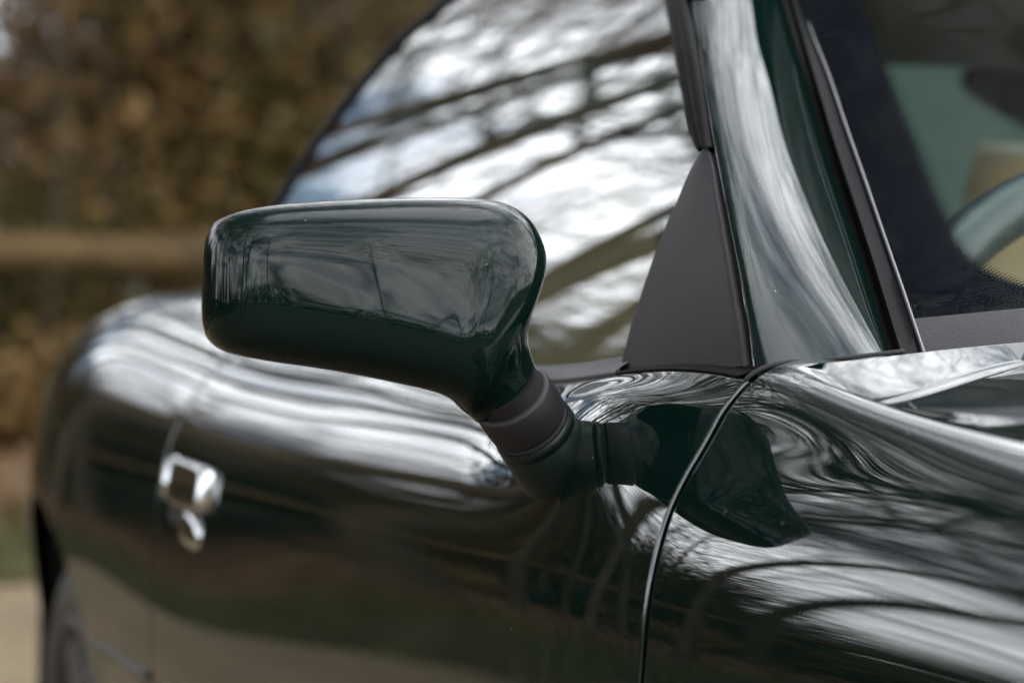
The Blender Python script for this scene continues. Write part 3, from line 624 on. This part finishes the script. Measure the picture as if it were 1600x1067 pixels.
# black moulding between pillar and glass, with its bright ridge
T0px = [(p[0] + a, p[1]) for p, a in zip(PRpx, np.linspace(14, 9, 8))]
T1px = [(1428, 519), (1403, 446), (1376, 370), (1346, 284), (1316, 200), (1289, 122), (1264, 60), (1241, -10)]
T0 = np.array([atx(*p, x + .006) for p, x in zip(T0px, PRx)]); T1 = np.array([atx(*p, x + .030) for p, x in zip(T1px, PRx)])
T0 = np.concatenate([[T0[0] * 1.6 - T0[1] * .6], T0]); T1 = np.concatenate([[T1[0] * 1.6 - T1[1] * .6], T1])
a0, a1 = curve(up_ext(T0), 60), curve(up_ext(T1), 60); nW = nrm(np.array([-.12, -.55, .82]))
ups = np.linspace(0, 1, 60)[:, None] * .007
prof = [(0, -.008), (0, .0), (.05, .002), (.45, .0015), (.80, .0018), (.90, .0042), (.97, .0042), (1.0, .0015), (1.02, -.004)]
mo = np.stack([a0 * (1 - q) + a1 * q + nW * (h + .001 + ups) for q, h in prof], 1)
sharp(fixn(mesh('screen_moulding', mo, gridf(*mo.shape[:2]), M['rubber'], car)), 50)
mo2 = mo * [-1, 1, 1]; sharp(fixn(mesh('screen_moulding', mo2, gridf(*mo.shape[:2]), M['rubber'], car)), 50)
bk = np.stack([cr + [-.02, .0, -.012], cr + [.004, .012, -.016], a0 + [.004, .012, -.012], a1 + [.0, .008, -.010]], 1); patch('pillar_backing', bk, M['gap'], car, out=(0, -1, .5), both=True)
V, Fc = tube(a1 + nW * (.0046 + ups), .0016, 8); mesh('moulding_bead', V, Fc, M['bead'], car); mesh('moulding_bead', V * [-1, 1, 1], Fc, M['bead'], car)
# seal across the foot of the screen
sS = np.linspace(-.993, .993, 140); _er = curve(up_ext(WL), 400); base_row = _er[[int(np.abs(proj(_er)[:, 1] - 513).argmin())]]
top = screen(sS, base_row)[0] + np.array([0, -.002, .004])
seal = np.stack([top + np.array([0, .01, -.006]), top + [0, .003, .0015], top, top + [0, -.012, -.004], top + [0, -.035, -.015], top + [0, -.07, -.035], top + [0, -.10, -.060], top + [0, -.10, -.16]], 1)
patch('screen_seal', seal, M['plastic'], car, out=(0, -.5, 1))

# ---- rubber channel, sail panel and waist seals of the door
def glass_strip(name, Lpx, Rpx, mt, prof, n=60, both=True, off=0.0):
    Lc = curve([on_glass(*p, off) for p in Lpx], n); Rc = curve([on_glass(*p, off) for p in Rpx], n)
    nn = nrm(np.stack([-np.ones(n), np.zeros(n), .22 + 1.6 * np.maximum(Lc[:, 2] - ZB, 0)], -1))
    P = np.stack([Lc * (1 - q) + Rc * q + nn * h for q, h in prof], 1)
    o = sharp(fixn(mesh(name, P, gridf(*P.shape[:2]), mt, car)), 60)
    if both: sharp(fixn(mesh(name, P * [-1, 1, 1], gridf(*P.shape[:2]), mt, car)), 60)
    return o
glass_strip('window_channel', [(1040, -30), (1049, 30), (1062, 95), (1072, 150), (1082, 198), (1091, 228), (1097, 240)], [(1074, -30), (1085, 30), (1097, 95), (1106, 150), (1113, 198), (1118, 228), (1119, 234)],
            M['rubber'], [(0, -.003), (0, .004), (.06, .007), (.16, .0085), (.26, .007), (.34, .0055), (.5, .0085), (.7, .0095), (.9, .007), (1.0, .002), (1.0, -.006)])
Lp = [(972, 598), (982, 555), (1000, 492), (1024, 420), (1048, 358), (1073, 302), (1094, 258), (1106, 241)]
Rp = [(1172, 574), (1165, 520), (1156, 468), (1146, 408), (1136, 350), (1127, 296), (1119, 252), (1115, 241)]
glass_strip('sail_panel', Lp, Rp, M['plastic'], [(0, -.002), (0, .0035), (.006, .005), (.02, .0056)] + [(q, .0056 + .002 * math.sin(math.pi * q)) for q in np.linspace(.04, .96, 24)] + [(.98, .0054), (.995, .004), (1, 0), (1, -.008)], 80)
glass_strip('pillar_seal', [(1170, 585), (1162, 520), (1150, 440), (1134, 345), (1117, 255), (1109, 225)], [(1188, 585), (1178, 520), (1162, 440), (1145, 345), (1128, 255), (1120, 225)], M['gap'], [(0, -.012), (1, -.012)], 40)
# waist seal along the door top, and the lip under the sail panel
yw = np.linspace(-.085, RC[-1, 1] - .02, 140); tw = np.full(140, TB); DE = S(yw, tw); DE[:, 1] = yw
gi = np.stack([GX(yw, DE[:, 2] + .012), yw, DE[:, 2] + .0135], -1)
def belt(lo, hi, hgt, out, name, mt):
    k = (yw >= lo) & (yw <= hi); a = DE[k]; b = gi[k]; b = b.copy(); b[:, 2] = a[:, 2] + hgt; n_ = k.sum()
    pr = [a + [.012, 0, -.012], a + [.002, 0, .0012], a + [.003 - out, 0, hgt * .30], b * [1, 1, 1] + [-.004 - out, 0, -hgt * .25], b + [-.003, 0, 0], b + [.004, 0, -.001]]
    patch(name, np.stack(pr, 1), mt, car, out=(-1, 0, .4), both=True)
belt(.12, 3, .0165, .0005, 'waist_seal', M['seal_grey']); belt(-.2, .135, .0085, .0015, 'sail_lip', M['rubber'])

# ---- door mirror
mir_n = nrm(np.array([-.20, -.975, 0.02])); P0 = atd(800, 450, 1.82)
def on_plane(px, py):
    d = ray(px, py); return CAM + d * (((P0 - CAM) @ mir_n) / (d @ mir_n))
UL = [((316, 444), (316, 452)), ((316, 410), (315, 488)), ((320, 376), (318, 514)), ((331, 353), (326, 532)), ((350, 339), (342, 545)), ((382, 329), (368, 554)), ((430, 321), (420, 564)), ((500, 315), (490, 574)), ((580, 311), (565, 587)),
      ((650, 309), (628, 600)), ((716, 309), (667, 609)), ((766, 313), (690, 617)), ((803, 325), (704, 625)), ((829, 348), (712, 632)), ((845, 379), (718, 638)), ((850, 406), (722, 642)), ((845, 436), (725, 644)), ((834, 468), (727, 646)), ((826, 499), (729, 647)),
      ((823, 525), (731, 648)), ((827, 549), (734, 650)), ((835, 571), (738, 653)), ((841, 584), (745, 660))]
U = np.array([on_plane(*a) for a, b in UL]); Lw = np.array([on_plane(*b) for a, b in UL])
ts = np.linspace(0, 1, 23); tq = np.r_[np.linspace(0, .25, 40)[:-1], np.linspace(.25, 1, 90)]; bb = nspl(ts); U = bb(tq) @ U; Lw = bb(tq) @ Lw
fd = np.interp(ts, [0, .045, .09, .14, .19, .225, .27, .36, .5, .6, .7, .8, .9, 1], [.002, .013, .023, .034, .044, .0495, .0535, .058, .059, .056, .050, .042, .034, .029]); bd = np.interp(ts, [0, .09, .2, .6, .75, .9, 1], [.012, .034, .040, .034, .024, .024, .026])
fd = np.maximum(bb(tq) @ fd * 1.09, .002); bd = np.maximum(bb(tq) @ bd, .002); ex = np.interp(tq, [0, .2, .62, .85, 1], [2.6, 3.8, 3.2, 2.4, 2.1])
phi = np.linspace(0, 2 * np.pi, 96, endpoint=False); rows = []
for k in range(len(tq)):
    c = .5 * (U[k] + Lw[k]); h = .5 * (U[k] - Lw[k]); e_ = 2 / ex[k]
    cb2 = np.sign(np.cos(phi)) * np.abs(np.cos(phi)) ** e_; sb2 = np.sign(np.sin(phi)) * np.abs(np.sin(phi)) ** e_
    kap = .13 * smooth(.2, .55, tq[k]) * smooth(1.0, .7, tq[k])
    rows.append(c + cb2[:, None] * h - (kap * cb2 * np.linalg.norm(h) * (sb2 > 0))[:, None] * mir_n + np.where(sb2 > 0, fd[k], bd[k])[:, None] * sb2[:, None] * mir_n)
MH = np.array(rows); MH = MH + 0 * mir_n
f = [list(x) for x in gridf(*MH.shape[:2], cv=True)] + [list(range(96)), list(range((len(tq) - 1) * 96, len(tq) * 96))]
mirror = fixn(mesh('door_mirror', MH, f, M['dim_reflection_paint'], car)); tag(mirror, 'dark green mirror housing on a black collar')
md = mirror
mesh('mirror_glass', *revolve(on_plane(590, 445) - mir_n * .0275, -mir_n, [(0, .0001), (0, .05), (-.001, .05)], 40), M['mirrorglass'], md)
ca0, ca1 = atd(794, 612, 1.810), atd(880, 738, 1.860)
axd = nrm(ca1 - ca0); Lx = np.linalg.norm(ca1 - ca0)
o = mesh('collar', *revolve(ca0, axd, [(-0.0065, 0.0196), (-0.0065, 0.0256), (0.0038, 0.0262), (0.0038, 0.0278), (0.0052, 0.0303), (0.0071, 0.0314), (0.0240, 0.0316), (0.0327, 0.0310), (0.0340, 0.0299), (0.0340, 0.0286), (0.0371, 0.0286)], 72), M['collar'], md); sharp(fixn(o), 32)
o = mesh('collar_slot', *revolve(ca0, axd, [(0.0360, 0.0267), (0.0360, 0.0292), (0.0409, 0.0292), (0.0409, 0.0262)], 72), M['gap'], md); fixn(o)
o = mesh('mirror_foot', *revolve(ca0, axd, [(.0392, .0262), (.0392, .0305), (.0412, .0319), (.0455, .0322), (.0468, .0313), (.0486, .0313), (.0500, .0323), (.0760, .0331), (.0845, .0333)], 72), M['foot_paint'], md); sharp(fixn(o), 40)

# ---- door handle
def pillow(Yc, tcn, ly, lt, hgt, n_=4.0, p=4.0, base=-.003, shear=0.0):
    r = np.r_[np.linspace(0, .8, 8), np.linspace(.84, 1, 9)]; th = np.linspace(0, 2 * np.pi, 72, endpoint=False)
    cx = np.sign(np.cos(th)) * np.abs(np.cos(th)) ** (2 / n_); cy = np.sign(np.sin(th)) * np.abs(np.sin(th)) ** (2 / n_)
    Y = Yc + r[:, None] * cx[None] * ly * .5; t = tcn + r[:, None] * cy[None] * lt * .5 + shear * (Y - Yc)
    h = base + (hgt - base) * np.maximum(1 - r ** p, 0)[:, None] ** .5
    return S(Y, t) + SN(Y, t) * h[..., None] * np.ones((1, 72, 1)), [list(x) for x in gridf(len(r), 72, cv=True)]
HY, HT = 1.085, .944
V, Fc = pillow(HY, HT, .140, .050, .014, 6.0, 16.0); handle = fixn(mesh('door_handle', V, Fc, M['chrome'], door)); tag(handle, 'chrome lift handle with a chrome cup below')
V, Fc = pillow(HY - .012, HT + .046, .085, .040, .007, 3.0, 4.0, shear=-.12); fixn(mesh('handle_cup', V, Fc, M['chrome'], door))
V, Fc = pillow(HY + .045, HT + .036, .075, .024, .003, 3, 6.0); fixn(mesh('handle_recess', V, Fc, M['gap'], door))
V, Fc = pillow(HY + .088, HT + .0, .022, .05, .012, 3, 3.0); fixn(mesh('handle_pivot', V, Fc, M['chrome'], door))
# thin bright rubbing strip low on the side
ys = np.linspace(-.08, 1.14, 60); trow = np.array([t_at_z(y, .56) for y in ys]); Ps, Nz = S(ys, trow), SN(ys, trow)
V, Fc = tube(Ps + Nz * .002, .006, 8); mesh('rubbing_strip', V, Fc, M['alloy'], door)
ys = np.linspace(1.23, 1.49, 20); trow = np.array([t_at_z(y, .56) for y in ys]); V, Fc = tube(S(ys, trow) + SN(ys, trow) * .002, .006, 8); mesh('rubbing_strip', V, Fc, M['alloy'], car)

# ---- wheels
def wheel(x, y, sgn):
    c = np.array([x, y, .318]); ax = np.array([sgn, 0, 0.0])
    V, Fc = revolve(c, ax, [(-.19, .215), (-.195, .25), (-.185, .29), (-.17, .312), (-.13, .318), (-.06, .318), (-.035, .312), (-.015, .29), (-.004, .255), (-.01, .222), (-.03, .212)], 64)
    ty = fixn(mesh('wheel', V, Fc, M['tyre'], car))
    V, Fc = revolve(c, ax, [(-.03, .222), (-.008, .222), (-.004, .214), (-.02, .204), (-.06, .20), (-.12, .20)], 64); fixn(mesh('rim', V, Fc, M['alloy'], ty))
    sp = []
    for k in range(7):
        a = k * 2 * math.pi / 7; d = np.array([0, math.cos(a), math.sin(a)]); sd_ = np.array([0, -math.sin(a), math.cos(a)])
        pts = []
        for q, wd, dep in ((.03, .03, -.03), (.12, .022, -.022), (.205, .028, -.02)):
            for e_, g_ in ((-1, 0), (1, 0), (1, -.03), (-1, -.03)): pts.append(c + d * q + sd_ * wd * e_ + ax * (dep + g_))
        sp.append((np.array(pts), [list(x) for x in gridf(3, 4, cv=True)]))
    V, Fc = join(sp); fixn(mesh('spokes', V, Fc, M['alloy'], ty))
    V, Fc = revolve(c, ax, [(-.03, .05), (-.015, .045), (-.012, .0)], 24); fixn(mesh('hub', V, Fc, M['alloy'], ty))
    V, Fc = revolve(c, ax, [(-.10, .0), (-.10, .19)], 32); mesh('brake_disc', V, Fc, M['black'], ty)
    th = np.linspace(R(-20), R(200), 40); ra = .41
    arc = np.stack([np.stack([np.full(40, x + sgn * dx_), y + ra * np.cos(th), .335 + ra * np.sin(th)], -1) for dx_ in (-.02, -.35)], 1)
    mesh('wheel_liner', arc, gridf(40, 2), M['gap'], car)
    mesh('wheel_liner', *(lambda V, Fc: (V, Fc))(*revolve([x - sgn * .35, y, .335], ax, [(0, 0.001), (0, .40)], 32)), M['gap'], car)
for x, y in ((-.893, 1.86), (-.74, -.80)): wheel(x, y, -1); wheel(-x, y, 1)

# ---- roof
RCe = RC[int(np.linalg.norm(RC - RAIL[1], axis=1).argmin()):]; s_ = np.linspace(0, 1, 70); k = np.linspace(0, len(RCe) - 1, 70); rail = np.stack([np.interp(k, np.arange(len(RCe)), RCe[:, c]) for c in range(3)], -1)
WT = screen(sx_, WE)[-1]; topc = WT[len(WT) // 2]
cen = curve([topc + [0, .01, .004], [0, .85, topc[2] + .045], [0, 1.25, topc[2] + .04], [0, 1.75, 1.27], [0, 2.15, 1.09]], 70)
q = np.linspace(0, 1, 36)[None, :, None]; mid = .5 * (rail + cen); mid[:, 2] = np.maximum(rail[:, 2], cen[:, 2]) * .6 + .4 * mid[:, 2] + .012; mid[:, 1] = .35 * rail[:, 1] + .65 * cen[:, 1]; mid[:, 0] = rail[:, 0] * .62
RF = rail[:, None] * (1 - q) ** 2 + 2 * q * (1 - q) * mid[:, None] + cen[:, None] * q ** 2
iy = int(np.abs(RF[:, -1, 1] - 1.56).argmin()); jx = 3
patch('roof', RF[:iy + 1], M['paint'], car, out=(0, 0, 1), both=True)
patch('rear_pillar', RF[iy:, :jx + 1], M['paint'], car, out=(-1, 0, 1), both=True)
patch('rear_screen', RF[iy:, jx:], M['rear_glass'], car, out=(0, 0, 1), both=True)
hl = RF[:iy + 1].copy(); hl[..., 2] -= .03; hl[..., 0] *= .97; patch('headlining', hl, M['head'], car, out=(0, 0, -1), both=True)
mesh('parcel_shelf', *box(-.62, .62, 1.55, 2.15, .985, 1.0), M['carpet'], car, smooth=False)
# ---- cabin
mesh('cabin_floor', *box(-.70, .70, -.02, 1.9, .18, .20), M['black'], car, smooth=False)
for sg in (-1, 1):
    V, Fc = box(.672, .70, -.02, 1.7, .2, .945); V[:, 0] *= sg; mesh('door_card', V, Fc, M['black'] if sg < 0 else M['tan'], car, smooth=False)
mesh('bulkhead', *box(-.69, .69, -.06, -.03, .2, .955), M['black'], car, smooth=False); mesh('rear_bulkhead', *box(-.70, .70, 1.72, 1.75, .2, .98), M['black'], car, smooth=False)
xd = np.linspace(-.655, .655, 50); yd = np.linspace(0, 1, 24)
dz = [(y_, .955 + .016 * math.sin(math.pi * min(y_ / .9, 1)) if y_ < .8 else .965 - 2.2 * (y_ - .8) ** 2 - .2 * (y_ - .8)) for y_ in yd]
D3 = np.array([[(x_, -.005 + .505 * a - .09 * (1 - (x_ / .66) ** 2), b) for x_ in xd] for a, b in dz]); patch('dashboard', D3, M['tan'], car, out=(0, 0, 1))
# instrument hood: a dark padded roll arching over the dash
hp = curve([atd(1440, 470, 2.12), atd(1480, 412, 2.14), atd(1530, 362, 2.17), atd(1585, 325, 2.20), atd(1650, 300, 2.24), atd(1730, 305, 2.28), atd(1800, 360, 2.31), atd(1850, 440, 2.33)], 60)
V, Fc = tube(hp, .026, 18); fixn(mesh('instrument_hood', V, Fc, M['teal'], car))
# steering wheel
sc_ = np.array([-.36, .60, .86]); sa = nrm(np.array([0, .88, .42])); A = np.array([1.0, 0, 0]); B = np.cross(sa, A); th = np.linspace(0, 2 * np.pi, 49)
swp = sc_ + .185 * (np.cos(th)[:, None] * A + np.sin(th)[:, None] * B); V, Fc = tube(swp, .016, 12, cap=False); sw = mesh('steering_wheel', V, Fc, M['teal'], car)
for a in (R(200), R(340), R(270)):
    d = math.cos(a) * A + math.sin(a) * B; V, Fc = tube([sc_, sc_ + d * .09, sc_ + d * .182], [.018, .014, .011], 8); mesh('spoke', V, Fc, M['black'], sw)
V, Fc = revolve(sc_, -sa, [(.0, .055), (.02, .052), (.03, .03), (.032, 0.0005)], 24); fixn(mesh('horn_pad', V, Fc, M['teal'], sw))
# seats
for sg in (-1, 1):
    cx = .36 * sg
    back = curve([(0, 1.05, .42), (0, 1.13, .62), (0, 1.21, .88), (0, 1.25, 1.07), (0, 1.27, 1.20)], 20); wd = np.interp(np.linspace(0, 1, 20), [0, .3, .7, .82, .9, 1], [.24, .25, .22, .13, .12, .09])
    ph_ = np.linspace(0, 2 * np.pi, 32, endpoint=False); ring = []
    for b_, w_ in zip(back, wd):
        c2 = np.sign(np.cos(ph_)) * np.abs(np.cos(ph_)) ** .6; s2 = np.sign(np.sin(ph_)) * np.abs(np.sin(ph_)) ** .7; ring.append(np.stack([cx + w_ * c2, b_[1] + .065 * s2, b_[2] + .02 * s2], -1))
    ring = np.array(ring); st = fixn(mesh('seat', ring, [list(x) for x in gridf(20, 32, cv=True)] + [list(range(32)), list(range(19 * 32, 20 * 32))], M['tan'], car))
    bevel(mesh('cushion', *box(cx - .25, cx + .25, .58, 1.08, .30, .45), M['tan'], st), .05, 4)
